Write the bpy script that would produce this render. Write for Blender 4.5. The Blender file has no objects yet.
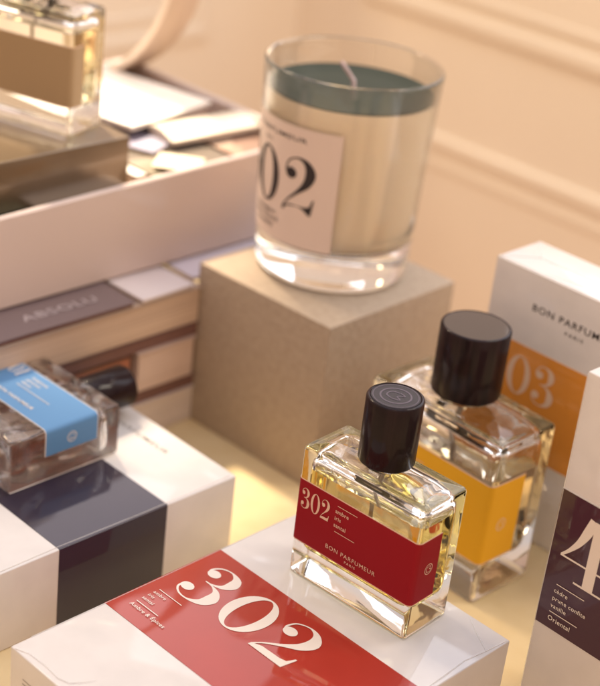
import bpy, bmesh, math, random
from mathutils import Vector, Matrix, noise
sc = bpy.context.scene
COL = sc.collection
random.seed(4)

# ------------------------------------------------------------------ camera
PITCH, ROLL, CAMH, FPX = 0.46365, 0.1188, 0.44394, 1516.9
cam = bpy.data.cameras.new('camera'); cam_o = bpy.data.objects.new('camera', cam); COL.objects.link(cam_o)
fw = Vector((0, math.cos(PITCH), -math.sin(PITCH))); up = Vector((0, math.sin(PITCH), math.cos(PITCH))); rt = Vector((1, 0, 0))
r2 = rt*math.cos(ROLL) + up*math.sin(ROLL); u2 = -rt*math.sin(ROLL) + up*math.cos(ROLL)
M = Matrix((( r2.x, u2.x, -fw.x, 0), (r2.y, u2.y, -fw.y, 0), (r2.z, u2.z, -fw.z, CAMH), (0, 0, 0, 1)))
cam_o.matrix_world = M
cam.sensor_fit = 'HORIZONTAL'; cam.sensor_width = 36; cam.lens = FPX/600*36
cam.clip_start = 0.01; cam.clip_end = 50
cam.dof.use_dof = True; cam.dof.focus_distance = 0.655; cam.dof.aperture_fstop = 7.2; cam.dof.aperture_blades = 0
sc.camera = cam_o

# ------------------------------------------------------------------ render / colour
sc.render.engine = 'CYCLES'
cy = sc.cycles
cy.max_bounces = 24; cy.transmission_bounces = 20; cy.glossy_bounces = 8; cy.diffuse_bounces = 4; cy.transparent_max_bounces = 16
cy.caustics_refractive = True; cy.caustics_reflective = True; cy.blur_glossy = 0.6
cy.sample_clamp_indirect = 12.0; cy.use_denoising = True
sc.view_settings.view_transform = 'Standard'; sc.view_settings.look = 'None'
sc.view_settings.gamma = 1; sc.view_settings.exposure = 0.10

# ------------------------------------------------------------------ world and lamps
w = bpy.data.worlds.new('World'); sc.world = w; w.use_nodes = True
wn, wl = w.node_tree.nodes, w.node_tree.links; bg = wn['Background']; bg.inputs[1].default_value = 1.0
# the rest of the shop: warm room tone, paler overhead, with random warm bright spots added high up for glints in glass
tc = wn.new('ShaderNodeTexCoord'); sx = wn.new('ShaderNodeSeparateXYZ'); wl.new(tc.outputs['Generated'], sx.inputs[0])
rp = wn.new('ShaderNodeValToRGB'); wl.new(sx.outputs['Z'], rp.inputs[0])
rp.color_ramp.elements[0].position = 0.0; rp.color_ramp.elements[0].color = (0.74, 0.44, 0.29, 1)
rp.color_ramp.elements[1].position = 0.95; rp.color_ramp.elements[1].color = (0.56, 0.57, 0.64, 1)
e_ = rp.color_ramp.elements.new(0.5); e_.color = (0.76, 0.56, 0.44, 1)
vo = wn.new('ShaderNodeTexVoronoi'); vo.inputs['Scale'].default_value = 3.2; wl.new(tc.outputs['Generated'], vo.inputs['Vector'])
lt = wn.new('ShaderNodeMath'); lt.operation = 'LESS_THAN'; lt.inputs[1].default_value = 0.13; wl.new(vo.outputs['Distance'], lt.inputs[0])
gz = wn.new('ShaderNodeMath'); gz.operation = 'GREATER_THAN'; gz.inputs[1].default_value = 0.30; wl.new(sx.outputs['Z'], gz.inputs[0])
mu = wn.new('ShaderNodeMath'); mu.operation = 'MULTIPLY'; wl.new(lt.outputs[0], mu.inputs[0]); wl.new(gz.outputs[0], mu.inputs[1])
mx = wn.new('ShaderNodeMix'); mx.data_type = 'RGBA'; wl.new(mu.outputs[0], mx.inputs[0]); wl.new(rp.outputs[0], mx.inputs[6]); mx.inputs[7].default_value = (11, 7.6, 4.6, 1)
wl.new(mx.outputs[2], bg.inputs[0])
w.cycles.sampling_method = 'MANUAL'; w.cycles.sample_map_resolution = 1024

O0 = Vector((-0.0607, 0.769, 0)); AZ = -0.735          # frame of the display: p across, q along
PU = Vector((math.cos(AZ), math.sin(AZ), 0)); PV = Vector((-math.sin(AZ), math.cos(AZ), 0))
def W(p, q, z=0): return O0 + PU*p + PV*q + Vector((0, 0, z))
def lamp(name, pos, target, size, power, color, size_y=None, shape='RECTANGLE'):
    l = bpy.data.lights.new(name, 'AREA'); l.energy = power; l.color = color; l.shape = shape; l.size = size
    if shape in ('RECTANGLE', 'ELLIPSE'): l.size_y = size_y or size
    o = bpy.data.objects.new(name, l); COL.objects.link(o); o.location = pos
    o.rotation_euler = (Vector(target) - Vector(pos)).to_track_quat('-Z', 'Y').to_euler()
    return o
lamp('warm_key_lamp', W(-0.80, -0.10, 1.05), W(0.0, 0.0, 0.08), 0.24, 6.0, (1, 0.78, 0.52))
lamp('window_light', W(0.185, 0.67, 0.73), W(0.185, 0.0, 0.73), 0.82, 4.4, (0.80, 0.87, 1.0), 0.70)
lamp('window_light', W(-0.76, 0.67, 1.00), W(-0.70, 0.0, 0.85), 0.60, 1.9, (0.96, 0.88, 0.92), 0.50)
lamp('overhead_fill', W(0.05, -0.10, 1.9), W(0.05, -0.10, 0.0), 1.3, 5.0, (0.80, 0.86, 1.0), 1.0)  # added cool fill from overhead to keep top faces neutral; no fitting there
lamp('wall_fill', W(0.45, 0.30, 0.75), W(0.12, 0.55, 0.05), 0.35, 2.4, (1, 0.90, 0.74), 0.15)  # added warm fill that lifts the back wall; no lamp hangs here
sl = bpy.data.lights.new('shop_spot', 'SPOT'); sl.energy = 115; sl.color = (1, 0.82, 0.60); sl.spot_size = math.radians(20); sl.spot_blend = 0.8; sl.shadow_soft_size = 0.035
so = bpy.data.objects.new('shop_spot', sl); COL.objects.link(so); so.location = W(-0.50, 0.12, 0.95); so.rotation_euler = (W(-0.14, 0.0, 0.15)-W(-0.50, 0.12, 0.95)).to_track_quat('-Z', 'Y').to_euler()

# ------------------------------------------------------------------ materials
def mat(name, col, rough=0.5, metal=0.0, coat=0.0, coat_rough=0.03, ior=1.45, trans=0.0, spec=0.5, sss=0.0, emit=None):
    m = bpy.data.materials.new(name); m.use_nodes = True
    b = m.node_tree.nodes['Principled BSDF']
    b.inputs['Base Color'].default_value = (*col, 1); b.inputs['Roughness'].default_value = rough
    b.inputs['Metallic'].default_value = metal; b.inputs['Coat Weight'].default_value = coat
    b.inputs['Coat Roughness'].default_value = coat_rough; b.inputs['IOR'].default_value = ior
    b.inputs['Transmission Weight'].default_value = trans; b.inputs['Specular IOR Level'].default_value = spec
    if sss: b.inputs['Subsurface Weight'].default_value = sss; b.inputs['Subsurface Radius'].default_value = (0.01, 0.006, 0.003); b.inputs['Subsurface Scale'].default_value = 0.6
    return m
def nodes(m): return m.node_tree.nodes, m.node_tree.links, m.node_tree.nodes['Principled BSDF']
def vary(m, col2, scale, detail=6, lo=0.35, hi=0.65, stretch=(1, 1, 1)):
    n, l, b = nodes(m); c1 = tuple(b.inputs['Base Color'].default_value)
    tc = n.new('ShaderNodeTexCoord'); mp = n.new('ShaderNodeMapping'); mp.inputs['Scale'].default_value = stretch
    t = n.new('ShaderNodeTexNoise'); t.inputs['Scale'].default_value = scale; t.inputs['Detail'].default_value = detail
    r = n.new('ShaderNodeValToRGB'); r.color_ramp.elements[0].position = lo; r.color_ramp.elements[1].position = hi
    r.color_ramp.elements[0].color = (*col2, 1); r.color_ramp.elements[1].color = c1
    l.new(tc.outputs['Object'], mp.inputs[0]); l.new(mp.outputs[0], t.inputs['Vector']); l.new(t.outputs['Fac'], r.inputs[0]); l.new(r.outputs[0], b.inputs['Base Color'])
    return m
def bump(m, scale, strength, dist=0.001, detail=4, stretch=(1, 1, 1), sock='Normal', rough=0.5):
    n, l, b = nodes(m)
    tc = n.new('ShaderNodeTexCoord'); mp = n.new('ShaderNodeMapping'); mp.inputs['Scale'].default_value = stretch
    t = n.new('ShaderNodeTexNoise'); t.inputs['Scale'].default_value = scale; t.inputs['Detail'].default_value = detail; t.inputs['Roughness'].default_value = rough
    bu = n.new('ShaderNodeBump'); bu.inputs['Strength'].default_value = strength; bu.inputs['Distance'].default_value = dist
    l.new(tc.outputs['Object'], mp.inputs[0]); l.new(mp.outputs[0], t.inputs['Vector']); l.new(t.outputs['Fac'], bu.inputs['Height']); l.new(bu.outputs[0], b.inputs[sock])
    return m
def film(m):       # cellophane over a printed carton: a gloss coat with slack, softly creased relief
    n, l, b = nodes(m); b.inputs['Coat Weight'].default_value = 1.0; b.inputs['Coat Roughness'].default_value = 0.04; b.inputs['Coat IOR'].default_value = 1.42; b.inputs['Specular IOR Level'].default_value = 0.25
    return bump(m, 14, 0.30, 0.0010, 1.0, (1, 0.55, 1), 'Coat Normal')
def carton(name, col):
    m = mat(name, col, 0.55); bump(m, 900, 0.12, 0.0002); vary(m, tuple(c*0.94 for c in col), 60); return film(m)
M_WHITE = carton('white_board', (0.76, 0.73, 0.72))
M_RED = carton('red_print', (0.42, 0.034, 0.018))
M_NAVY = carton('dark_blue_print', (0.030, 0.022, 0.042))
M_ORANGE = carton('orange_print', (0.78, 0.31, 0.045))
M_PURPLE = carton('plum_print', (0.062, 0.020, 0.036))
M_BRONZE = mat('bronze_board', (0.20, 0.145, 0.09), 0.30, 0.55, 0.8, 0.06); bump(M_BRONZE, 30, 0.3, 0.0008)
M_INK_W = mat('white_ink', (0.84, 0.77, 0.70), 0.35)
M_INK_C = mat('cream_ink', (0.80, 0.60, 0.46), 0.5)
M_INK_D = mat('dark_ink', (0.03, 0.022, 0.025), 0.5)
M_INK_G = mat('grey_ink', (0.22, 0.19, 0.18), 0.6)
M_LAB_RED = bump(mat('dark_red_label', (0.295, 0.006, 0.014), 0.6, spec=0.25), 1500, 0.1, 0.0001)
M_LAB_AMB = bump(mat('amber_label', (0.82, 0.44, 0.020), 0.6, spec=0.3), 1500, 0.1, 0.0001)
M_LAB_BLUE = bump(mat('blue_label', (0.115, 0.275, 0.52), 0.5, spec=0.3), 1500, 0.1, 0.0001)
M_LAB_GOLD = bump(mat('gold_label', (0.43, 0.31, 0.18), 0.5, 0.1), 1500, 0.1, 0.0001)
M_EDGE = mat('label_paper_edge', (0.78, 0.55, 0.42), 0.6)
M_EDGE_B = mat('label_paper_edge_pale', (0.75, 0.68, 0.62), 0.6)
M_CAP = mat('black_lacquer', (0.012, 0.006, 0.008), 0.45, coat=0.32, coat_rough=0.08, spec=.08); vary(M_CAP, (0.022, 0.011, 0.013), 40, 3, 0.4, 0.6, (6, 6, 0.2))
M_CAPTOP = bump(mat('matt_black_top', (0.020, 0.016, 0.022), 0.34), 2500, 0.25, 0.0002)
M_CAPGLOSS = mat('polished_black_top', (0.02, 0.014, 0.016), 0.06, coat=1, coat_rough=.02, spec=.8)
M_ENGR = mat('engraved_ring', (0.11, 0.09, 0.12), 0.3)
M_PLASTIC = mat('clear_grey_plastic', (0.55, 0.50, 0.45), 0.3)
def glass(name, col=(1, 1, 1), ior=1.5, rough=0.0, wav=0.0):
    m = bpy.data.materials.new(name); m.use_nodes = True; n = m.node_tree.nodes; l = m.node_tree.links; n.clear()
    out = n.new('ShaderNodeOutputMaterial'); g = n.new('ShaderNodeBsdfGlass'); g.inputs['Color'].default_value = (*col, 1)
    g.inputs['IOR'].default_value = ior; g.inputs['Roughness'].default_value = rough; l.new(g.outputs[0], out.inputs[0])
    if wav:
        tc = n.new('ShaderNodeTexCoord'); t = n.new('ShaderNodeTexNoise'); t.inputs['Scale'].default_value = 55; t.inputs['Detail'].default_value = 2
        b = n.new('ShaderNodeBump'); b.inputs['Strength'].default_value = wav; b.inputs['Distance'].default_value = 0.002
        l.new(tc.outputs['Object'], t.inputs['Vector']); l.new(t.outputs['Fac'], b.inputs['Height']); l.new(b.outputs[0], g.inputs['Normal'])
    return m
def thin_glass():
    m = bpy.data.materials.new('thin_glass_wall'); m.use_nodes = True; n = m.node_tree.nodes; l = m.node_tree.links; n.clear()
    out = n.new('ShaderNodeOutputMaterial'); t = n.new('ShaderNodeBsdfTransparent'); g = n.new('ShaderNodeBsdfGlossy'); g.inputs['Roughness'].default_value = 0.01
    t.inputs['Color'].default_value = (.975, .975, .965, 1); lw = n.new('ShaderNodeLayerWeight'); lw.inputs['Blend'].default_value = 0.5; pw = n.new('ShaderNodeMath'); pw.operation = 'POWER'; pw.inputs[1].default_value = 4.5; l.new(lw.outputs['Facing'], pw.inputs[0]); f = n.new('ShaderNodeMath'); f.operation = 'MULTIPLY_ADD'; f.inputs[1].default_value = .9; f.inputs[2].default_value = .035; l.new(pw.outputs[0], f.inputs[0]); mx = n.new('ShaderNodeMixShader')
    l.new(f.outputs[0], mx.inputs[0]); l.new(t.outputs[0], mx.inputs[1]); l.new(g.outputs[0], mx.inputs[2]); g2 = n.new('ShaderNodeBsdfGlass'); g2.inputs['IOR'].default_value = 1.5; m2 = n.new('ShaderNodeMixShader'); m2.inputs[0].default_value = 0.22
    l.new(mx.outputs[0], m2.inputs[1]); l.new(g2.outputs[0], m2.inputs[2]); l.new(m2.outputs[0], out.inputs[0]); return m
M_THIN = thin_glass()
M_GLASS = glass('clear_glass', (0.99, 0.99, 0.985), wav=0.05); M_GLASS_IN = glass('inner_glass_wall', (0.985, 0.985, 0.975), wav=0.35); 
def semi(m, k):      # thin slack glass seen far out of focus: part straight through, part bent
    n_ = m.node_tree.nodes; l_ = m.node_tree.links; mx_ = n_.new('ShaderNodeMixShader'); mx_.inputs[0].default_value = k
    l_.new(n_['Glass BSDF'].outputs[0], mx_.inputs[1]); l_.new(n_.new('ShaderNodeBsdfTransparent').outputs[0], mx_.inputs[2]); l_.new(mx_.outputs[0], n_['Material Output'].inputs[0]); return m
M_GLASS_WAVY = semi(glass('thick_wavy_glass', (1, 1, 1), 1.5, wav=1.0), .10)
for n_ in M_GLASS_WAVY.node_tree.nodes:
    if n_.type == 'BUMP': n_.inputs['Distance'].default_value = 0.006
    if n_.type == 'TEX_NOISE': n_.inputs['Scale'].default_value = 75; n_.inputs['Detail'].default_value = 0
LIQ = {}
def liquid_mats(key, col):
    LIQ[key] = (glass(key+'_liquid_wall', col, 0.907, wav=0.25), glass(key+'_liquid_surface', (1, 1, 1), 1.36))
liquid_mats('yellow', (0.99, 0.935, 0.69)); liquid_mats('pale', (0.975, 0.93, 0.83)); liquid_mats('peach', (0.99, 0.93, 0.88)); liquid_mats('gold', (0.99, 0.96, 0.86)); LIQ['peach'] = (semi(LIQ['peach'][0], .5), semi(LIQ['peach'][1], .5))

# ------------------------------------------------------------------ object helpers
def props(o, label=None, cat=None, group=None, kind=None):
    if label: o['label'] = label
    if cat: o['category'] = cat
    if group: o['group'] = group
    if kind: o['kind'] = kind
    return o
def thing(name, label, cat, loc, rz=0.0, group=None, rot=None):
    o = bpy.data.objects.new(name, None); COL.objects.link(o); o.location = loc; o.empty_display_size = 0.01
    o.rotation_euler = rot if rot else (0, 0, rz)
    return props(o, label, cat, group)
def obj(name, bm, mats, parent=None, smooth=False, angle=35):
    me = bpy.data.meshes.new(name); bm.to_mesh(me); bm.free()
    for m in (mats if isinstance(mats, (list, tuple)) else [mats]): me.materials.append(m)
    if smooth:
        for p in me.polygons: p.use_smooth = True
        me.set_sharp_from_angle(angle=math.radians(angle))
    o = bpy.data.objects.new(name, me); COL.objects.link(o)
    if parent: o.parent = parent
    return o
def box(bm, x0, x1, y0, y1, z0, z1, bev=0.0, seg=2, mi=0):
    r = bmesh.ops.create_cube(bm, size=1.0)
    vs = r['verts']
    for v in vs: v.co = Vector((x0+(v.co.x+.5)*(x1-x0), y0+(v.co.y+.5)*(y1-y0), z0+(v.co.z+.5)*(z1-z0)))
    fs = {f for v in vs for f in v.link_faces}
    for f in fs: f.material_index = mi
    if bev: bmesh.ops.bevel(bm, geom=list({e for v in vs for e in v.link_edges}), offset=bev, segments=seg, profile=0.5, affect='EDGES', material=mi)
    return bm
def NB(): return bmesh.new()
def rrect(hx, hy, r, n=6):
    r = min(r, hx*.999, hy*.999); pts = []
    for cx, cy, a0 in ((hx-r, -hy+r, -90), (hx-r, hy-r, 0), (-hx+r, hy-r, 90), (-hx+r, -hy+r, 180)):
        for i in range(n+1):
            a = math.radians(a0+90*i/n); pts.append((cx+r*math.cos(a), cy+r*math.sin(a)))
    return pts
def loft(bm, rings, cap0=True, cap1=True, mi=0, mi1=None, flip=False):
    vs = [[bm.verts.new(p) for p in ring] for ring in rings]
    n = len(vs[0])
    for a, b in zip(vs, vs[1:]):
        for i in range(n):
            f = [a[i], a[(i+1) % n], b[(i+1) % n], b[i]]
            bm.faces.new(f[::-1] if flip else f).material_index = mi
    if cap0: f = vs[0]; bm.faces.new(f if flip else f[::-1]).material_index = mi
    if cap1: f = vs[-1]; bm.faces.new(f[::-1] if flip else f).material_index = mi if mi1 is None else mi1
    return bm
def lathe(bm, prof, n=64, mi=0, c=(0, 0), closed=False):
    rings = [[(c[0]+r*math.cos(2*math.pi*i/n), c[1]+r*math.sin(2*math.pi*i/n), z) for i in range(n)] for r, z in prof]
    vs = [[bm.verts.new(p) for p in ring] for ring in rings]
    pr = list(zip(vs, vs[1:])) + ([(vs[-1], vs[0])] if closed else [])
    for a, b in pr:
        for i in range(n): bm.faces.new((a[i], a[(i+1) % n], b[(i+1) % n], b[i])).material_index = mi
    if not closed:
        if prof[0][0] > 1e-6: bm.faces.new(vs[0][::-1]).material_index = mi
        if prof[-1][0] > 1e-6: bm.faces.new(vs[-1]).material_index = mi
    bmesh.ops.remove_doubles(bm, verts=bm.verts, dist=1e-7)
    return bm
def tube(bm, pts, r, n=8):
    rings = []
    for i, p in enumerate(pts):
        p = Vector(p); d = (Vector(pts[min(i+1, len(pts)-1)]) - Vector(pts[max(i-1, 0)])).normalized()
        a = d.orthogonal().normalized() if abs(d.z) > .9 else d.cross(Vector((0, 0, 1))).normalized(); b = d.cross(a)
        rr = r[i] if isinstance(r, (list, tuple)) else r
        rings.append([p + a*rr*math.cos(2*math.pi*k/n) + b*rr*math.sin(2*math.pi*k/n) for k in range(n)])
    return loft(bm, rings)

# ------------------------------------------------------------------ lettering
# All lettering is laid out flat in (x, y) and then mapped onto the face it is printed on.
def cr(pts, n=9):
    P = [Vector(p) for p in pts]; out = []
    for i in range(len(P)-1):
        p0, p1, p2, p3 = P[max(i-1, 0)], P[i], P[i+1], P[min(i+2, len(P)-1)]
        for k in range(n):
            t = k/n
            out.append(0.5*((2*p1)+(p2-p0)*t+(2*p0-5*p1+4*p2-p3)*t*t+(3*p1-p0-3*p2+p3)*t**3))
    out.append(P[-1]); return out
def g_stroke(pts, n=9):
    c = cr(pts, n); L = []; R = []
    for i, p in enumerate(c):
        d = (c[min(i+1, len(c)-1)].xy - c[max(i-1, 0)].xy); d = d.normalized() if d.length > 1e-9 else Vector((1, 0))
        nn = Vector((-d.y, d.x)); L.append(p.xy+nn*p.z/2); R.append(p.xy-nn*p.z/2)
    return [[L[i], R[i], R[i+1], L[i+1]] for i in range(len(c)-1)]
def g_ring(cx, cy, rx, ry, ix, iy, dx=0, n=40, tilt=0.0):
    o = []; 
    for i in range(n):
        a, b = 2*math.pi*i/n, 2*math.pi*(i+1)/n
        f = lambda t, X, Y, D: Vector((cx+D+X*math.cos(t)+tilt*Y*math.sin(t), cy+Y*math.sin(t)))
        o.append([f(a, ix, iy, dx), f(a, rx, ry, 0), f(b, rx, ry, 0), f(b, ix, iy, dx)])
    return o
def g_disc(cx, cy, r, n=20): return [[Vector((cx+r*math.cos(2*math.pi*i/n), cy+r*math.sin(2*math.pi*i/n))) for i in range(n)]]
def g_rect(x0, x1, y0, y1): return [[Vector((x0, y0)), Vector((x1, y0)), Vector((x1, y1)), Vector((x0, y1))]]
def g_poly(*p): return [[Vector(q) for q in p]]
DIG = {   # a high-contrast display face: (list of stroke groups, advance width)
 '0': ([g_ring(.31, .5, .31, .51, .165, .475)], .66),
 '2': ([g_disc(.165, .70, .10), g_stroke([(.10, .66, .03), (.065, .76, .028), (.12, .92, .026), (.28, .995, .03), (.43, .93, .10), (.505, .76, .17), (.45, .56, .135), (.30, .38, .06), (.13, .20, .028), (.035, .05, .022)]),
        g_poly((.02, .0), (.56, .0), (.60, .30), (.575, .30), (.53, .165), (.44, .135), (.16, .125), (.03, .06))], .66),
 '3': ([g_disc(.155, .76, .095), g_stroke([(.085, .73, .03), (.07, .83, .03), (.15, .96, .028), (.29, 1.0, .032), (.43, .92, .12), (.47, .77, .155), (.42, .62, .08), (.30, .545, .028), (.20, .53, .022)]),
        g_stroke([(.22, .53, .022), (.34, .515, .032), (.46, .44, .10), (.515, .28, .175), (.47, .10, .12), (.32, .0, .035), (.17, .01, .03), (.07, .10, .03), (.055, .21, .03)]), g_disc(.135, .225, .095)], .66),
 '4': ([g_stroke([(.02, .31, .035), (.12, .42, .05), (.24, .60, .09), (.33, .82, .13), (.37, 1.0, .10)]), g_rect(.01, .70, .292, .318), g_rect(.40, .56, .02, 1.0), g_rect(.27, .69, .0, .028)], .76),
 '1': ([g_rect(.17, .33, .02, .98), g_rect(.05, .45, .0, .028), g_poly((.03, .88), (.17, .94), (.33, 1.0), (.17, 1.0), (.03, .905))], .52),
 '8': ([g_ring(.30, .75, .23, .255, .115, .225), g_ring(.30, .265, .29, .27, .145, .24)], .64),
 '9': ([g_ring(.30, .69, .29, .31, .15, .28), g_stroke([(.56, .70, .06), (.57, .45, .10), (.47, .15, .07), (.28, .0, .03), (.12, .06, .03), (.09, .16, .03)]), g_disc(.15, .19, .08)], .64),
}
def digits(s, x, y, h, wx=1.0, sp=0.04):
    out = []
    for ch in s:
        gl, adv = DIG[ch]
        for grp in gl: out.append([[Vector((x+p.x*h*wx, y+p.y*h)) for p in poly] for poly in grp])
        x += (adv+sp)*h*wx
    return out
_fc = {}
def text(s, x, y, h, wx=1.0, sp=1.0, align='LEFT', bold=0.0):
    k = (s, sp, bold)
    if k not in _fc:
        c = bpy.data.curves.new('lettering', 'FONT'); c.body = s; c.space_character = sp; c.offset = bold; c.resolution_u = 3
        o = bpy.data.objects.new('lettering', c); COL.objects.link(o); bpy.context.view_layer.update()
        dg = bpy.context.evaluated_depsgraph_get(); me = bpy.data.meshes.new_from_object(o.evaluated_get(dg))
        _fc[k] = [[me.vertices[i].co.xy.copy() for i in p.vertices] for p in me.polygons]
        bpy.data.objects.remove(o); bpy.data.curves.remove(c); bpy.data.meshes.remove(me)
    P = _fc[k]; s_ = h/0.70
    xs = [q.x for p in P for q in p]; x0, x1 = min(xs), max(xs)
    off = {'LEFT': 0, 'CENTER': -(x0+x1)/2, 'RIGHT': -x1}[align]
    return [[[Vector((x+(q.x+off)*s_*wx, y+q.y*s_)) for q in p] for p in P]]
def text_w(s, x0, x1, y, h, sp=1.0, bold=0.0):      # set between two edges
    t = text(s, 0, 0, h, 1, sp, 'LEFT', bold); xs = [q.x for p in t[0] for q in p]; a, b = min(xs), max(xs); k = (x1-x0)/(b-a)
    return [[[Vector((x0+(q.x-a)*k, y+q.y)) for q in p] for p in t[0]]]
def emblem(cx, cy, r):
    o = [g_ring(cx, cy, r, r, r*.88, r*.88)]
    f = lambda pts: g_stroke([(cx+x*r, cy+y*r, .10*r) for x, y in pts], 6)
    o.append(f([(-.08, .52), (-.42, .42), (-.58, .0), (-.42, -.42), (-.08, -.52)]))
    o.append(f([(.0, .56), (.34, .5), (.42, .22), (.12, .02)])); o.append(f([(.12, .02), (.5, -.1), (.46, -.48), (.0, -.56)]))
    return o
def ink(name, groups, mapf, m, parent, lift=0.00012, mats=None):
    bm = NB()
    for gi, grp in enumerate(groups):
        for poly in grp:
            pts = [mapf(q.x, q.y, lift+gi*2.5e-5) for q in poly]
            vs = [bm.verts.new(p) for p in pts]
            try: bm.faces.new(vs)
            except ValueError: pass
    bmesh.ops.remove_doubles(bm, verts=bm.verts, dist=1e-6)
    return obj(name, bm, m, parent)

# ------------------------------------------------------------------ the setting: table top and panelled walls
M_TABLE = bump(mat('cream_table', (0.80, 0.63, 0.36), 0.42), 500, 0.2, 0.0004, 8); vary(M_TABLE, (0.76, 0.58, 0.31), 60, 10, .25, .6)
M_WALL = bump(mat('cream_paint', (0.84, 0.755, 0.63), 0.55), 120, 0.12, 0.0004); vary(M_WALL, (0.80, 0.715, 0.59), 3)
bm = NB(); box(bm, -0.50, 1.3, -1.5, 0.235, -0.03, 0, 0.002)
t = obj('table_top', bm, M_TABLE); t.location = O0; t.rotation_euler = (0, 0, AZ); props(t, kind='structure')
def wall(name, x0, x1, z0, z1, panels, loc, rz):
    bm = NB(); box(bm, x0, x1, 0, 0.05, z0, z1)
    o = obj(name, bm, M_WALL); o.location = loc; o.rotation_euler = (0, 0, rz); props(o, kind='structure')
    for (a, b, c, d) in panels:      # raised rectangular mouldings
        bm = NB()
        for k, (off, wd, pr) in enumerate(((0, .014, .006), (.024, .008, .003))):
            A, B, C_, D = a+off, b-off, c+off, d-off
            pf = [(0, 0), (-pr*.8, wd*.15), (-pr, wd*.5), (-pr*.5, wd), (0, wd*1.1)]
            rings = []
            for X, Z, sx, sz in ((A, C_, 1, 1), (B, C_, -1, 1), (B, D, -1, -1), (A, D, 1, -1)):
                rings.append([(X+sx*w_, y, Z+sz*w_) for y, w_ in pf])
            vs = [[bm.verts.new(p) for p in r] for r in rings]
            for i in range(4):
                r0, r1 = vs[i], vs[(i+1) % 4]
                for j in range(4): bm.faces.new((r0[j], r1[j], r1[j+1], r0[j+1]))
        bmesh.ops.recalc_face_normals(bm, faces=bm.faces)
        obj('moulding', bm, M_WALL, o, True, 40)
    return o
# back wall (its normal faces the viewer along -q); left wall meets it in the corner
wall('wall_back', -0.52, 1.6, -0.9, 0.30, [(-0.385, 1.5, 0.099, 0.29), (-0.47, 1.5, -0.75, -0.002)], W(0, 0.55), AZ)
wall('wall_side', -1.6, 0.55, -0.9, 0.30, [(-1.5, 0.43, 0.05, 0.29)], W(-0.47, 0, 0), AZ+math.pi/2)

# ------------------------------------------------------------------ block with candle
M_BLOCK = bump(mat('grey_brown_stone', (0.44, 0.35, 0.265), 0.75), 300, 0.8, 0.0007, 10); vary(M_BLOCK, (0.375, 0.29, 0.215), 230, 14, 0.25, 0.7)
bm = NB(); box(bm, -0.0998, 0, 0, 0.1050, 0, 0.0998, 0.0007, 3)
for e in range(3): pass
o = obj('stone_block', bm, M_BLOCK, smooth=True, angle=30); o.location = (0.0149, 0.7091, 0); o.rotation_euler = (0, 0, -0.7089)
props(o, 'grey brown stone cube under the candle glass', 'block')

CX, CY, CR0, CR1, CH = 0.0116, 0.7927, 0.0430, 0.0486, 0.1183
cd = thing('candle', 'pale wax candle in a clear glass tumbler on the stone cube', 'candle', (CX, CY, 0.1001))
ro = lambda z: CR0+(CR1-CR0)*z/CH
bm = NB()
prof = [(0, 0.0012), (0.030, 0.0012), (0.036, 0.0), (CR0-.006, 0.0), (CR0-.0022, .0006), (CR0-.0006, .0025), (CR0+.0001, .0055)]
prof += [(ro(z), z) for z in (.012, .03, .06, .09, .112)] + [(ro(.1168), .1168), (ro(.118)-.0004, .1179), (ro(.118)-.0012, .1183), (ro(.118)-.0019, .1179), (ro(.117)-.0023, .1168)]
prof += [(ro(z)-.0024, z) for z in (.1, .08, .06, .04)] + [(ro(.030)-.0024, .030), (ro(.025)-.003, .0245), (ro(.022)-.0052, .0216), (ro(.021)-.009, .0204), (.018, .0196), (0, .0194)]
lathe(bm, prof, 128)
for f in bm.faces:
    z = f.calc_center_median().z
    if .027 < z < .1165: f.material_index = 1
obj('glass_cup', bm, [M_GLASS, M_THIN], cd, True, 60)
M_WAX = mat('pale_wax', (0.95, 0.81, 0.63), 0.5, sss=0.1)
M_WAXSHADE = bump(mat('shade_toned_wax_top', (0.048, 0.058, 0.045), 0.5, spec=0.1), 60, 0.15, 0.0006)  # shade and dark reflection on the pale wax, painted as a grey-green colour
WZ = 0.1035
bm = NB(); prof = [(0, .0199), (.018, .0201), (ro(.021)-.0095, .0209), (ro(.022)-.0057, .0221), (ro(.025)-.0035, .025)] + [(ro(z)-.0029, z) for z in (.03, .05, .07, .09, WZ-.0005)] + [(0, WZ-.0005)]
lathe(bm, prof, 128); obj('wax', bm, M_WAX, cd, True, 50)
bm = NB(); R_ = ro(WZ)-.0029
lathe(bm, [(0, WZ-.0004), (R_, WZ-.0004), (R_, WZ+.0002), (R_-.0015, WZ-.0001), (.02, WZ-.0006), (.004, WZ-.0003), (0, WZ)], 128); obj('wax_shade_disc', bm, M_WAXSHADE, cd, True, 60)
bm = NB(); tube(bm, [(0.001, 0, WZ-.002), (.0005, 0, WZ+.004), (-.0035, .0, WZ+.009), (-.0075, .001, WZ+.0135)], [.0012, .0012, .0012, .0013]); obj('wick', bm, mat('cotton_wick', (0.62, 0.5, 0.5), 0.9), cd, True)
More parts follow.
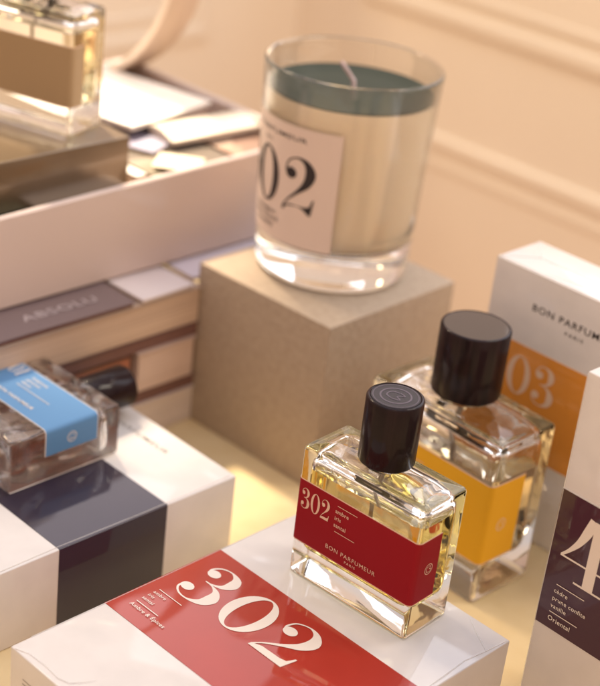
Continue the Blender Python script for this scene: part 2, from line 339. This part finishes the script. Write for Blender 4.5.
# curved label
LC = math.radians(-150)
def cone_map(x, z, l):
    r = ro(z)+.00015+l; a = LC+x/ro(.06); return (r*math.cos(a), r*math.sin(a), z)
bm = NB(); x0, x1 = -math.radians(58)*ro(.06), math.radians(58)*ro(.06)
N = 48; grid = [[[bm.verts.new(cone_map(x0+(x1-x0)*i/N, z, l)) for l in (0, .00012)] for z in (.0240, .055, .0915)] for i in range(N+1)]
for i in range(N):
    for j in range(2):
        bm.faces.new((grid[i][j][1], grid[i+1][j][1], grid[i+1][j+1][1], grid[i][j+1][1])); bm.faces.new((grid[i][j+1][0], grid[i+1][j+1][0], grid[i+1][j][0], grid[i][j][0]))
    bm.faces.new((grid[i][0][0], grid[i+1][0][0], grid[i+1][0][1], grid[i][0][1])); bm.faces.new((grid[i][2][1], grid[i+1][2][1], grid[i+1][2][0], grid[i][2][0]))
lab = obj('label', bm, mat('rose_white_paper', (0.79, 0.66, 0.59), 0.65), cd, True, 60)
T = text_w('BON PARFUMEUR', -.028, .028, .0836, .0026, 1.1, 0.008) + text('PARIS', 0, .0785, .0014, 1.2, 1.3, 'CENTER', .008)
T += digits('902', -.0335, .0440, .0310, 1.10, 0.05)
T += text('Armagnac', 0, .0385, .0025, 1.25, 1.15, 'CENTER', .012) + text('tabac blond', 0, .0345, .0025, 1.25, 1.15, 'CENTER', .012) + text('cannelle', 0, .0305, .0025, 1.25, 1.15, 'CENTER', .012)
# long letters follow the curve of the glass closely enough at this size
ink('lettering', T, cone_map, M_INK_D, lab, .00022)

# ------------------------------------------------------------------ bottles
def bottle(name, label, cat, loc, rz, wd, dp, h, l0, l1, ls, c0, c1, cr_, level, liq, lmat, emat, words, rot=None, wrap_left=True, group=None, plain_cap=False, gmat=None):
    t = thing(name, label, cat, loc, rz, group, rot)
    hx, hy = wd/2, dp/2; s = h/0.066
    def ring(ins, z, r0=.0022*s, add=0): return [(x, y, z) for x, y in rrect(hx-ins, hy-ins, max(.0006, r0-ins*.7+add))]
    bm = NB()
    rg = [ring(.0016*s, 0), ring(.0006*s, .0002*s), ring(.0001*s, .0008*s), ring(0, .002*s), ring(0, h*.33), ring(0, h*.66), ring(0, h-.0022*s), ring(.0002*s, h-.0011*s), ring(.0007*s, h-.0004*s), ring(.0015*s, h),
          ring(.0023*s, h-.0001*s), ring(.0034*s, h+.0006*s, .0022*s, .001), ring(.0075*s, h+.0017*s, .0022*s, .003*s), ring(.0100*s, h+.0021*s, .0022*s, .005*s)]
    loft(bm, rg)
    # hollow: lower part filled, upper part air
    wl = .0034*s; fl = .0132*s; top = h-.0052*s
    def cring(ins, z, add=0): return [(x, y, z) for x, y in rrect(hx-wl-ins, hy-wl-ins, max(.0012, .0048*s-ins*.5+add), 6)]
    bot = [cring(.0042*s, fl), cring(.0018*s, fl+.0006*s), cring(.0005*s, fl+.0020*s), cring(0, fl+.0045*s)]
    tops = [cring(0, top-.0045*s), cring(.0006*s, top-.0022*s), cring(.0022*s, top-.0008*s), cring(.0050*s, top)]
    lv = min(level, top-.006*s)
    air = [cring(0, lv)] + tops
    loft(bm, air, cap0=False, cap1=True, mi=1, flip=True)
    obj('glass_body', bm, [gmat or M_GLASS, gmat or M_GLASS_IN], t, True, 42)
    bm = NB(); loft(bm, bot + [cring(0, (fl+lv)/2), cring(0, lv)], cap0=True, cap1=True, mi=0, mi1=1)
    obj('liquid', bm, list(LIQ[liq]), t, True, 42)
    # dip tube
    bm = NB(); tube(bm, [(0, 0, fl+.001), (.001, 0, h*.5), (0, 0, h-.006*s)], .0011*s); obj('dip_tube', bm, M_PLASTIC, t, True)
    # neck and cap
    bm = NB(); lathe(bm, [(cr_*.80, h+.0016*s), (cr_*.80, c0+.0006), (cr_*.5, c0+.0006), (cr_*.5, h+.0016*s)], 48, closed=True); obj('collar', bm, M_GLASS, t, True)
    bm = NB(); lathe(bm, [(0, c0+.0004), (cr_-.0012, c0+.0004), (cr_-.0003, c0), (cr_, c0+.0006), (cr_, c1-.0010), (cr_-.0003, c1-.0004), (cr_-.0009, c1), (cr_-.0013, c1), (cr_-.0017, c1-.0004), (0, c1-.0004)], 96)
    cap = obj('cap', bm, M_CAP, t, True, 40)
    if plain_cap:
        bm = NB(); lathe(bm, [(0, c1-.0006), (cr_-.0015, c1-.0006), (cr_-.0015, c1-.0002), (cr_*.6, c1-.00017), (cr_*.3, c1-.00015), (0, c1-.00015)], 96); obj('cap_top', bm, M_CAPGLOSS, cap, True, 60)
    else: bm = NB(); lathe(bm, [(0, c1-.00035), (cr_-.0019, c1-.00035), (cr_-.0019, c1-.0001), (0, c1-.0001)], 64); obj('cap_top', bm, M_CAPTOP, cap)
    zc = c1-.00006
    E = [g_ring(0, 0, cr_*.80, cr_*.80, cr_*.77, cr_*.77), g_ring(0, 0, cr_*.56, cr_*.56, cr_*.50, cr_*.50),
         g_stroke([(-.02*cr_, .24*cr_, .05*cr_), (-.25*cr_, .18*cr_, .05*cr_), (-.32*cr_, 0, .05*cr_), (-.25*cr_, -.18*cr_, .05*cr_), (-.02*cr_, -.24*cr_, .05*cr_)], 5),
         g_stroke([(0, .26*cr_, .05*cr_), (.24*cr_, .2*cr_, .05*cr_), (.06*cr_, 0, .05*cr_), (.28*cr_, -.14*cr_, .05*cr_), (0, -.26*cr_, .05*cr_)], 5)]
    if not plain_cap: ink('engraving', E, lambda x, y, l: (x, y, zc+l-.0001), M_ENGR, cap)
    # label wraps round the corner of the bottle
    if lmat:
        r = .0022*s; path = []
        xr = [(hx, -hy+ls), (hx, -hy+ls*.5)] + [(hx-r+r*math.cos(math.radians(a)), -hy+r+r*math.sin(math.radians(a))) for a in (0, -18, -36, -54, -72, -90)]
        xl = [(-x, y) for x, y in xr][::-1]
        path = xr + [(hx*.3, -hy), (-hx*.3, -hy)] + (xl if wrap_left else [(-hx+r, -hy)])
        path = path[::-1]
        off = .00010; th = .00016
        nrm = []
        for i, (x, y) in enumerate(path):
            a = Vector(path[max(i-1, 0)]); b = Vector(path[min(i+1, len(path)-1)]); d = (b-a).normalized(); nrm.append(Vector((d.y, -d.x)))
        zs = [l0, l0+.00045*s, l1-.00045*s, l1]
        bm = NB(); G = [[[bm.verts.new((p[0]+n_.x*k, p[1]+n_.y*k, z)) for k in (off, off+th)] for z in zs] for p, n_ in zip(path, nrm)]
        for i in range(len(path)-1):
            for j in range(3):
                f = bm.faces.new((G[i][j][1], G[i+1][j][1], G[i+1][j+1][1], G[i][j+1][1])); f.material_index = 0 if j == 1 else 1
                f = bm.faces.new((G[i][j+1][0], G[i+1][j+1][0], G[i+1][j][0], G[i][j][0])); f.material_index = 1
            f = bm.faces.new((G[i][0][0], G[i+1][0][0], G[i+1][0][1], G[i][0][1])); f.material_index = 1
            f = bm.faces.new((G[i][3][1], G[i+1][3][1], G[i+1][3][0], G[i][3][0])); f.material_index = 1
        for i in (0, len(path)-1):
            for j in range(3):
                q = (G[i][j][0], G[i][j][1], G[i][j+1][1], G[i][j+1][0]); f = bm.faces.new(q if i == 0 else q[::-1]); f.material_index = 1
        lab = obj('label', bm, [lmat, emat], t, True, 50)
        if words:
            front, side = words
            y = -hy-off-th
            # front lettering is measured from the right-hand edge of the bottle
            ink('lettering', front, lambda x, z, l: (hx+x, y-l, z), M_INK_C if lmat != M_LAB_BLUE else M_INK_W, lab, .00006)
            xs = hx+off+th
            ink('emblem', side, lambda x, z, l: (xs+l, -hy+x, z), M_INK_C if lmat != M_LAB_BLUE else M_INK_W, lab, .00006)
    return t
def corner(x, y, a, wd, dp, z): return (x-math.cos(a)*wd/2-math.sin(a)*dp/2, y-math.sin(a)*wd/2+math.cos(a)*dp/2, z)
def words(num, lines, s=1.0, l0=.0179):
    B = lambda z: (z-.0179)*s+l0
    F = digits(num, -.0655*s, B(.0358), .0100*s, .85, .03)
    for i, ln in enumerate(lines): F += text(ln, -.0455*s, B(.0425-.0035*i), .0020*s, 1.0, 1.06, 'LEFT', .008)
    F += [g_rect(-.0445*s, -.0333*s, B(.0461), B(.0464)), g_rect(-.0445*s, -.0330*s, B(.0331), B(.0334))]
    F += text_w('BON PARFUMEUR', -.0482*s, -.0198*s, B(.0229), .0021*s, 1.16, .0) + text('PARIS', -.0338*s, B(.0205), .0012*s, 1.15, 1.35, 'CENTER', .01)
    return F, emblem(.0092*s, B(.0337), .0027*s)

A_ = dict(x=0.10634, y=0.53853, a=-0.7314, w=0.1267, L=0.1724, t=0.0427)
SX, SY, SA = 0.0594, 0.5288, -0.687
bottle('perfume_bottle', 'small bottle with a dark red 302 label standing on the red banded carton', 'perfume bottle', corner(SX, SY, SA, .0682, .0304, .0432), SA,
       .0682, .0304, .0660, .0177, .0498, .0156, .0696, .1004, .0125, .0565, 'yellow', M_LAB_RED, M_EDGE, words('302', ['ambre', 'iris', 'santal']))
GX, GY, GA = 0.0995, 0.6212, -0.7708
sG = .0856/.0682
bottle('perfume_bottle', 'large bottle with an amber yellow label and plain polished black cap beside the stone cube', 'perfume bottle', corner(GX, GY, GA, .0856, .044, .0002), GA,
       .0856, .044, .0906, .0230, .0686, .0248, .0958, .1314, .0175, .068, 'pale', M_LAB_AMB, M_EDGE, words('803', ['embruns', 'gingembre', 'patchouli'], 1.3, .023), plain_cap=True)
EA = -0.7257
EX, EY = -0.1281, 0.6031
# lies on its back on the dark blue banded carton: its height runs along +q, its front looks up
eo = Vector((EX, EY, 0.0441)); eu = Vector((math.cos(EA), math.sin(EA), 0)); ev = Vector((-math.sin(EA), math.cos(EA), 0))
Me = Matrix((eu, Vector((0, 0, -1)), ev)).transposed()          # local x -> u, y -> down, z -> v
bottle('perfume_bottle', 'clear bottle with a sky blue label lying flat on the dark blue banded carton', 'perfume bottle', eo-eu*.0339+Vector((0, 0, .0141)), 0,
       .0678, .0282, .0662, .0200, .0520, .0142, .0690, .0975, .0112, .058, 'peach', M_LAB_BLUE, M_EDGE_B, None, rot=Me.to_euler(), gmat=M_GLASS_WAVY)
bl = [c for c in bpy.data.objects if c.name.startswith('label') and c.parent and c.parent.location.x < -.1][-1]
bm = NB(); box(bm, -.0330, .0330, .01415, .01430, .001, .065, .00005, 1)
obj('added_sheet_behind_label', bm, mat('added_pale_sheet_behind_label', (.93, .88, .84), .6), bl.parent)  # pale sheet added behind the bottle to brighten its glass, not a printed part
F = digits('801', -.0668, .0412, .0092, .9, .03)
for i, ln in enumerate(['bergamote', 'géranium', 'vétiver']): F += text(ln, -.0455, .0455-.0034*i, .0019, 1.0, 1.06, 'LEFT', .01)
F += [g_rect(-.0455, -.0190, .0362, .0366)] + text_w('BON PARFUMEUR', -.0482, -.0198, .0262, .0021, 1.12, .012)
ink('lettering', F, lambda x, z, l: (.0339+x, -.0141-.00026-l, z), M_INK_W, bl, .00006)
ink('emblem', emblem(.0078, .036, .0029), lambda x, z, l: (.0339+.00026+l, -.0141+x, z), M_INK_W, bl, .00006)

# ------------------------------------------------------------------ cartons
M_FILMC = mat('film_crease', (0.86, 0.84, 0.82), 0.12, coat=1, spec=0.9)
n_ = M_FILMC.node_tree.nodes; l_ = M_FILMC.node_tree.links; mx_ = n_.new('ShaderNodeMixShader'); mx_.inputs[0].default_value = 0.55
l_.new(n_['Principled BSDF'].outputs[0], mx_.inputs[1]); l_.new(n_.new('ShaderNodeBsdfTransparent').outputs[0], mx_.inputs[2]); l_.new(mx_.outputs[0], n_['Material Output'].inputs[0])
def film_ridge(pts, r=.00022):
    b_ = NB(); tube(b_, pts, r, 6); obj('film_crease', b_, M_FILMC, t, True)
def carton_box(name, label, loc, rz, X, Y, Z, axis, b0, b1, bandm, group=None):
    """body in local coords x:[-X,0] y:[0,Y] z:[0,Z]; the band runs round the carton between b0 and b1 along axis"""
    t = thing(name, label, 'box', loc, rz, group)
    bm = NB(); e = .0006
    lo = [-X, 0, 0]; hi = [0, Y, Z]
    box(bm, lo[0], hi[0], lo[1], hi[1], lo[2], hi[2], e, 3)
    obj('carton', bm, M_WHITE, t, True, 50)
    d = .00022; L2 = [v-d for v in lo]; H2 = [v+d for v in hi]; k = 'xyz'.index(axis); L2[k] = b0; H2[k] = b1
    o_ = [i for i in range(3) if i != k]
    bm = NB(); pts = []
    hx, hy = (H2[o_[0]]-L2[o_[0]])/2, (H2[o_[1]]-L2[o_[1]])/2; cx, cy = (H2[o_[0]]+L2[o_[0]])/2, (H2[o_[1]]+L2[o_[1]])/2
    rings = []
    for ins, kk in ((.0003, b0), (0, b0+.00001), (0, b1-.00001), (.0003, b1)):
        rr = []
        for a, b in rrect(hx-ins, hy-ins, .0007, 3):
            q = [0, 0, 0]; q[o_[0]] = cx+a; q[o_[1]] = cy+b; q[k] = kk; rr.append(tuple(q))
        rings.append(rr)
    loft(bm, rings, cap0=False, cap1=False); bmesh.ops.recalc_face_normals(bm, faces=bm.faces)
    band = obj('band', bm, bandm, t, True, 50)
    return t, band

# A: lies on its back; local x across its face, local y towards its top
a_ = A_
t, band = carton_box('perfume_box', 'white perfume carton with a red 302 band lying under the small bottle', (a_['x']+math.sin(a_['a'])*a_['L'], a_['y']-math.cos(a_['a'])*a_['L'], 0.0002), a_['a'],
                     a_['w'], a_['L'], a_['t'], 'y', a_['L']-.1236, a_['L']-.0563, M_RED)
za = a_['t']+.00022; fa = lambda x, y, l: (x, a_['L']+y, za+l)
T = digits('302', -.1190, -.0935, .0288, 1.26, .03)
T += [g_rect(-.1193, -.1046, -.0990, -.0986)] + text('ambre', -.1195, -.1024, .0018, 1.1, 1.08, 'LEFT', .006) + text('iris', -.1195, -.1056, .0018, 1.1, 1.08, 'LEFT', .006) + text('santal', -.1195, -.1089, .0018, 1.1, 1.08, 'LEFT', .006)
T += [g_rect(-.1193, -.1050, -.1120, -.1116)] + text('Ambre & Épices', -.1195, -.1158, .0020, 1.1, 1.08, 'LEFT', .008)
ink('lettering', T, fa, M_INK_W, band, .00008)
car = [c for c in t.children if c.name.startswith('carton')][0]
ink('lettering', text_w('BON PARFUMEUR', -.095, -.032, -.030, .0040, 1.12, .008), lambda x, y, l: (x, a_['L']+y, a_['t']+l), M_INK_D, car, .00008)
# small print on the end of the carton
SP = []
for i in range(9): SP += [g_rect(-.118, -.118+.030+.012*random.random(), .031-.0022*i, .0314-.0022*i)]
ink('small_print', SP, lambda x, z, l: (x, -l, z), M_INK_G, car, .00008)
zt = a_['t']+.0002
film_ridge([(-.1240, .0004, zt), (-.118, .0030, zt), (-.108, .0036, zt), (-.0985, .0030, zt), (-.0935, .0046, zt), (-.0900, .0100, zt), (-.0880, .0145, zt)], [.0003, .00028, .00022, .0003, .00035, .00018, .00005])
film_ridge([(-.0018, .118, zt), (-.0024, .130, zt), (-.0035, .145, zt), (-.0019, .158, zt), (-.0008, .171, zt)], [.0001, .0003, .00025, .0003, .0001])
film_ridge([(-.0019, .158, zt), (-.012, .164, zt), (-.022, .171, zt)], [.0002, .0002, .00005])
film_ridge([(-.1262, .010, zt), (-.1258, .08, zt), (-.1262, .16, zt)], .0002)

# B: dark blue band
BX, BY, BA, BT = -0.0236, 0.6459, -0.7384, 0.043
BL, BW = 0.158, 0.1267
t, band = carton_box('perfume_box', 'white perfume carton with a dark blue band lying under the blue labelled bottle', (BX+math.sin(BA)*BL, BY-math.cos(BA)*BL, 0.0002), BA, BW, BL, BT, 'y', BL-.1088, BL-.0450, M_NAVY)
car = [c for c in t.children if c.name.startswith('carton')][0]
ink('lettering', text_w('BON PARFUMEUR', -.096, -.036, -.0158, .0028, 1.12, .008), lambda x, y, l: (x, BL+y, BT+l), M_INK_G, car, .00008)
zt = BT+.0002
film_ridge([(-.0012, .002, zt), (-.0019, .05, zt), (-.0010, .10, zt), (-.0017, .155, zt)], .00025)

# O: upright, orange band
OX, OY, OA, OH, OD = 0.0952, 0.7204, -0.7373, 0.1468, 0.0363
t, band = carton_box('perfume_box', 'white perfume carton with an orange band standing behind the amber bottle', (OX+math.cos(OA)*.1267, OY+math.sin(OA)*.1267, 0.0002), OA, .1267, OD, OH, 'z', .0474, .1062, M_ORANGE)
car = [c for c in t.children if c.name.startswith('carton')][0]
fo = lambda x, z, l: (-.1267+x, -l, z)
ink('lettering', digits('803', .0030, .0785, .0215, 1.10, .03), lambda x, z, l: (-.1267+x, -.00022-l, z), M_INK_C, band, .00008)
ink('lettering', text_w('BON PARFUMEUR', .0270, .0808, .1268, .0037, 1.16, .010) + text('PARIS', .0540, .1217, .0019, 1.2, 1.5, 'CENTER', .012), fo, M_INK_D, car, .00008)
zt = OH+.00015     # the film is folded like an envelope over the top end
film_ridge([(-.1262, .001, zt), (-.112, .0175, zt), (-.1262, .0355, zt)], [.0002, .00045, .0002])
film_ridge([(-.112, .0175, zt), (-.07, .0178, zt+.0003), (-.03, .0170, zt), (-.014, .0175, zt)], [.0004, .0003, .00045, .0003])
film_ridge([(-.098, .003, zt), (-.075, .009, zt), (-.055, .0035, zt)], [.0001, .0004, .0001])
film_ridge([(-.1255, .0008, zt), (-.06, .0012, zt), (-.002, .0008, zt)], .0003)

# F: upright, plum band, nearest on the right
FX, FY, FA = 0.1169, 0.5484, -0.7575
t, band = carton_box('perfume_box', 'white perfume carton with a dark plum band and large 4', (FX+math.cos(FA)*.1267, FY+math.sin(FA)*.1267, 0.0002), FA, .1267, .0427, .1724, 'z', .0487, .1167, M_PURPLE)
T = digits('401', .0055, .0765, .0335, 1.02, .05)
T += [g_rect(.0072, .0220, .0716, .0720), g_rect(.0066, .0215, .0572, .0576)]
for i, ln in enumerate(['cèdre', 'prune confite', 'vanille']): T += text(ln, .0066, .0676-.0039*i, .0021, 1.0, 1.08, 'LEFT', .006)
T += text('Oriental', .0064, .0532, .0023, 1.0, 1.08, 'LEFT', .008)
ink('lettering', T, lambda x, z, l: (-.1267+x, -.00022-l, z), M_INK_W, band, .00008)
film_ridge([(-.1262, -.0002, .003), (-.1264, -.0003, .06), (-.1262, -.0002, .118), (-.1264, -.0003, .171)], .00022)
film_ridge([(-.1262, -.0002, .1172), (-.10, -.0002, .1172)], .0002)

# ------------------------------------------------------------------ stack of magazines behind
def paper(name, col, stripes=None, rough=0.6):
    m = mat(name, col, rough, spec=0.35)
    n, l, b = nodes(m); tc = n.new('ShaderNodeTexCoord'); sp = n.new('ShaderNodeMapping'); sp.inputs['Scale'].default_value = (1.5, 1.5, 620)
    t = n.new('ShaderNodeTexNoise'); t.inputs['Scale'].default_value = 4; t.inputs['Detail'].default_value = 5
    r = n.new('ShaderNodeValToRGB'); c2 = stripes or tuple(c*.55 for c in col)
    r.color_ramp.elements[0].position = .35; r.color_ramp.elements[1].position = .6; r.color_ramp.elements[0].color = (*c2, 1); r.color_ramp.elements[1].color = (*col, 1)
    l.new(tc.outputs['Object'], sp.inputs[0]); l.new(sp.outputs[0], t.inputs['Vector']); l.new(t.outputs['Fac'], r.inputs[0]); l.new(r.outputs[0], b.inputs['Base Color'])
    return m
def magazine(label, p0, p1, q0, q1, z0, z1, cover, pages, rot=0.0, cat='magazine', spine=None, bend=0.0):
    """soft-bound: pages block between two thin covers, slightly waved; local x = p, y = q"""
    c = W((p0+p1)/2, (q0+q1)/2, z0)
    t = thing('magazine', label, cat, c, AZ+math.radians(rot), None)
    hx, hy, th = (p1-p0)/2, (q1-q0)/2, z1-z0; ct = min(.0009, th*.2)
    def slab(z_a, z_b, ins, m, nm):
        bm = NB(); nx, ny = 16, 10; V = {}
        for i in range(nx+1):
            for j in range(ny+1):
                x = -hx+ins+(2*hx-2*ins)*i/nx; y = -hy+ins+(2*hy-2*ins)*j/ny
                wv = .0005*noise.noise(Vector((x*30, y*30, z0*90))) + bend*max(0, 1-((x+.2*hx)/hx)**2)*(1 if bend else 0)
                for k, z in ((0, z_a), (1, z_b)): V[i, j, k] = bm.verts.new((x, y, z+(wv if (k or z_a > 0.0005) else 0)*(z/th if th else 0)))
        for i in range(nx):
            for j in range(ny):
                bm.faces.new((V[i, j, 1], V[i+1, j, 1], V[i+1, j+1, 1], V[i, j+1, 1])); bm.faces.new((V[i, j+1, 0], V[i+1, j+1, 0], V[i+1, j, 0], V[i, j, 0]))
        for i in range(nx):
            bm.faces.new((V[i, 0, 0], V[i+1, 0, 0], V[i+1, 0, 1], V[i, 0, 1])); bm.faces.new((V[i, ny, 1], V[i+1, ny, 1], V[i+1, ny, 0], V[i, ny, 0]))
        for j in range(ny):
            bm.faces.new((V[0, j, 1], V[0, j+1, 1], V[0, j+1, 0], V[0, j, 0])); bm.faces.new((V[nx, j, 0], V[nx, j+1, 0], V[nx, j+1, 1], V[nx, j, 1]))
        return obj(nm, bm, m, t, True, 50)
    slab(.00015, th-ct*1.0, .0012, pages, 'pages')
    return t, slab(th-ct, th, 0, cover, 'cover')
P_BEIGE = paper('beige_page_edges', (0.66, 0.50, 0.38), (0.50, 0.36, 0.27)); P_PINK = paper('pinkish_page_edges', (0.70, 0.54, 0.46), (0.62, 0.46, 0.38))
P_DARK = paper('dark_red_page_edges', (0.24, 0.125, 0.105), (0.15, 0.08, 0.07)); P_RED = paper('orange_brown_page_edges', (0.50, 0.16, 0.08), (0.26, 0.15, 0.11))
P_WHITE = paper('white_page_edges', (0.76, 0.66, 0.60), (0.66, 0.56, 0.5))
C_ = lambda n, c, r=.35: mat(n, c, r, coat=.35, coat_rough=.15)
def printed(n_, cols, scale=26, stretch=(1, .45, 1), rot=0.3):
    m = C_(n_, cols[0]); n, l, b = nodes(m); tc = n.new('ShaderNodeTexCoord'); mp = n.new('ShaderNodeMapping'); mp.inputs['Scale'].default_value = stretch; mp.inputs['Rotation'].default_value = (0, 0, rot)
    v = n.new('ShaderNodeTexVoronoi'); v.inputs['Scale'].default_value = scale; v.distance = 'CHEBYCHEV'; r = n.new('ShaderNodeValToRGB'); r.color_ramp.interpolation = 'CONSTANT'
    sp = n.new('ShaderNodeSeparateColor'); l.new(tc.outputs['Object'], mp.inputs[0]); l.new(mp.outputs[0], v.inputs['Vector']); l.new(v.outputs['Color'], sp.inputs[0]); l.new(sp.outputs[0], r.inputs[0])
    r.color_ramp.elements[0].color = (*cols[0], 1); r.color_ramp.elements[1].position = 1.0/len(cols); r.color_ramp.elements[1].color = (*cols[1], 1)
    for i, c in enumerate(cols[2:]): e = r.color_ramp.elements.new((i+2)/len(cols)); e.color = (*c, 1)
    l.new(r.outputs[0], b.inputs['Base Color']); return m
magazine('thick white book lowest of the pile beside the stone cube', -.205, 0, -.30, .05, 0.0002, .0228, C_('white_cover', (.72, .62, .58)), P_WHITE, cat='book')
magazine('dark reddish brown magazine just above the thick white book', -.205, 0, -.30, .03, .023, .0308, C_('maroon_cover', (.14, .07, .065)), P_DARK)
magazine('orange and brown magazine behind the blue labelled bottle cap', -.21, -.001, -.30, -.043, .031, .0556, C_('rust_cover', (.10, .04, .03)), P_RED)
magazine('pinkish thick magazine touching the stone cube halfway up the pile', -.2, .001, -.0405, .002, .031, .0556, C_('pink_cover', (.62, .47, .40)), P_PINK)
magazine('thin dark brown magazine under the beige page block', -.20, 0.0, -.30, .01, .0560, .0640, C_('dark_cover', (.15, .08, .075)), P_DARK)
magazine('thick magazine with beige page edges under the grey cover', -.21, .0005, -.30, .004, .0643, .0858, C_('beige_cover', (.5, .38, .3)), P_BEIGE)
t, cv = magazine('grey magazine with pale cover lettering under the white tray', -.19, .0008, -.27, -.0445, .0861, .0893, C_('grey_cover', (.19, .14, .145)), P_DARK)
ink('lettering', text_w('ABSOLU', -.030, .018, 0, .0062, 1.1, .01), lambda x, y, l: (.084-y, .078+x, .0033+l), mat('pale_cover_ink', (.50, .42, .42), .6), cv, .0003)
magazine('small white leaflet beside the grey magazine, partly under the tray', -.12, .0005, -.0420, -.004, .0861, .0889, C_('white_leaflet', (.80, .73, .74)), P_WHITE, 2)
magazine('lilac white catalogue between the stone cube and the tray', -.15, -.0058, .004, .125, .0861, .0888, C_('lilac_cover', (.74, .70, .80)), P_WHITE, -1)

# white tray with a bent rim
M_TRAY = bump(mat('white_lacquer_tray', (0.66, 0.545, 0.50), 0.45, coat=.2), 20, 0.05, 0.001)
TP0, TP1, TQ0, TQ1, TZ0, TZ1 = -.205, -.0275, -.36, .108, .0899, .1395
bm = NB(); cx, cy = (TP0+TP1)/2, (TQ0+TQ1)/2; hx, hy = (TP1-TP0)/2, (TQ1-TQ0)/2
R4 = lambda ins, z: [(x, y, z) for x, y in rrect(hx-ins, hy-ins, .010-ins*.5, 8)]
loft(bm, [R4(.001, 0), R4(0, .001), R4(0, TZ1-TZ0-.001), R4(.001, TZ1-TZ0), R4(.003, TZ1-TZ0), R4(.004, TZ1-TZ0-.001), R4(.004, .004)])
for v in bm.verts:
    if v.co.z > .02: q_ = v.co.y+cy; v.co.z += -.0033 + .65*max(0, q_+.03)**2
t = obj('display_tray', bm, M_TRAY, None, True, 40); t.location = W(cx, cy, TZ0); t.rotation_euler = (0, 0, AZ); props(t, 'deep white tray holding papers on top of the magazine pile', 'tray')

# papers inside the tray
fz = TZ0+.0045
magazine('thick book filling the bottom of the white tray', -.198, -.036, -.33, -.002, fz, .1200, C_('tray_book_cover', (.3, .25, .2)), P_BEIGE, cat='book')
magazine('white magazine sticking out below the bronze box', -.19, -.0335, -.080, -.0175, .1203, .1343, C_('white_mag', (.82, .76, .76)), P_WHITE, 1.0)
magazine('green magazine beside the white one below the bronze box', -.19, -.0335, -.30, -.0835, .1203, .1338, C_('green_mag', (.05, .09, .05)), P_DARK)
magazine('olive magazine in the tray beside the bronze box', -.198, -.033, .0005, .060, fz, .1380, printed('olive_mag', [(.24, .21, .15), (.17, .14, .11), (.30, .25, .19)]), P_BEIGE, 0)
magazine('brown magazine at the end of the white tray', -.198, -.036, .0635, .1035, fz, .1385, printed('brown_mag', [(.42, .27, .20), (.30, .19, .14), (.50, .36, .27)]), P_BEIGE, 0)
magazine('small cream card on the olive magazine', -.060, -.0335, .0100, .0330, .1400, .1410, C_('cream_card', (.78, .68, .52)), P_WHITE, 38, cat='card')
magazine('narrow white slip tucked against the end of the bronze box', -.075, -.043, -.0135, -.0060, .1383, .1400, C_('white_slip', (.86, .82, .76)), P_WHITE, 4, cat='slip')
magazine('open cream brochure bulging over the end of the tray', -.092, -.066, .036, .104, .1412, .1445, C_('cream_brochure', (.74, .66, .54)), P_WHITE, -3, bend=.0035)
magazine('blue and white leaflet between the bronze box and the cream brochure', -.118, -.070, .010, .040, .1385, .1410, printed('blue_leaflet', [(.34, .33, .42), (.66, .62, .64), (.20, .17, .22)], 55), P_WHITE, 20)
magazine('bright white brochure behind the gold labelled bottle', -.195, -.095, .012, .088, .1455, .1490, printed('bright_brochure', [(.88, .84, .78), (.84, .78, .72), (.88, .84, .80), (.66, .62, .68)], 20), P_WHITE, 10)

# bronze box with gold labelled bottle
bm = NB(); box(bm, -.150, 0, -.23, 0, 0, .0290, .0008, 3)
o = obj('bronze_box', bm, M_BRONZE, None, True, 50); o.location = W(-.0455, -.0165, .1346); o.rotation_euler = (0, 0, AZ); props(o, 'dark bronze flat box carrying the gold labelled bottle', 'box')
ga = AZ+.30; gp = W(-.0595, -.0473, .1638)
bottle('perfume_bottle', 'clear bottle with a plain gold label standing on the bronze box', 'perfume bottle', corner(gp.x, gp.y, ga, .0682, .0304, .1638), ga,
       .0682, .0304, .0660, .0155, .0490, .0100, .0696, .1007, .0125, .056, 'gold', M_LAB_GOLD, M_EDGE, None)

# curved wooden hoop behind
M_HOOP = bump(mat('pale_bent_wood', (0.64, 0.49, 0.38), 0.45, coat=.3), 80, 0.1, 0.0005, 4, (1, 1, 8)); vary(M_HOOP, (.56, .42, .32), 30, 4, .3, .7, (1, 1, 6))
bm = NB(); R_, wd_ = .098, .030
for k in range(1):
    lathe(bm, [(R_, -wd_/2), (R_+.0005, -wd_/2), (R_+.0045, -wd_/2+.0006), (R_+.0045, wd_/2-.0006), (R_+.004, wd_/2), (R_, wd_/2)], 96, closed=True)
bmesh.ops.recalc_face_normals(bm, faces=bm.faces)
for f in bm.faces:
    if f.normal.z**2 > .5 or f.normal.dot(f.calc_center_median()) < 0: f.material_index = 1
o = obj('wooden_hoop', bm, [M_HOOP, mat('lit_wood_edge', (.86, .74, .62), .4)], None, True, 40); o.location = W(-.235, .088, .2130+.022)  # rim and inside: same wood, its lit look put in as a paler colour
o.rotation_euler = (math.radians(90), 0, math.radians(-35)); props(o, 'pale bent wood hoop rising behind the gold labelled bottle', 'hoop')
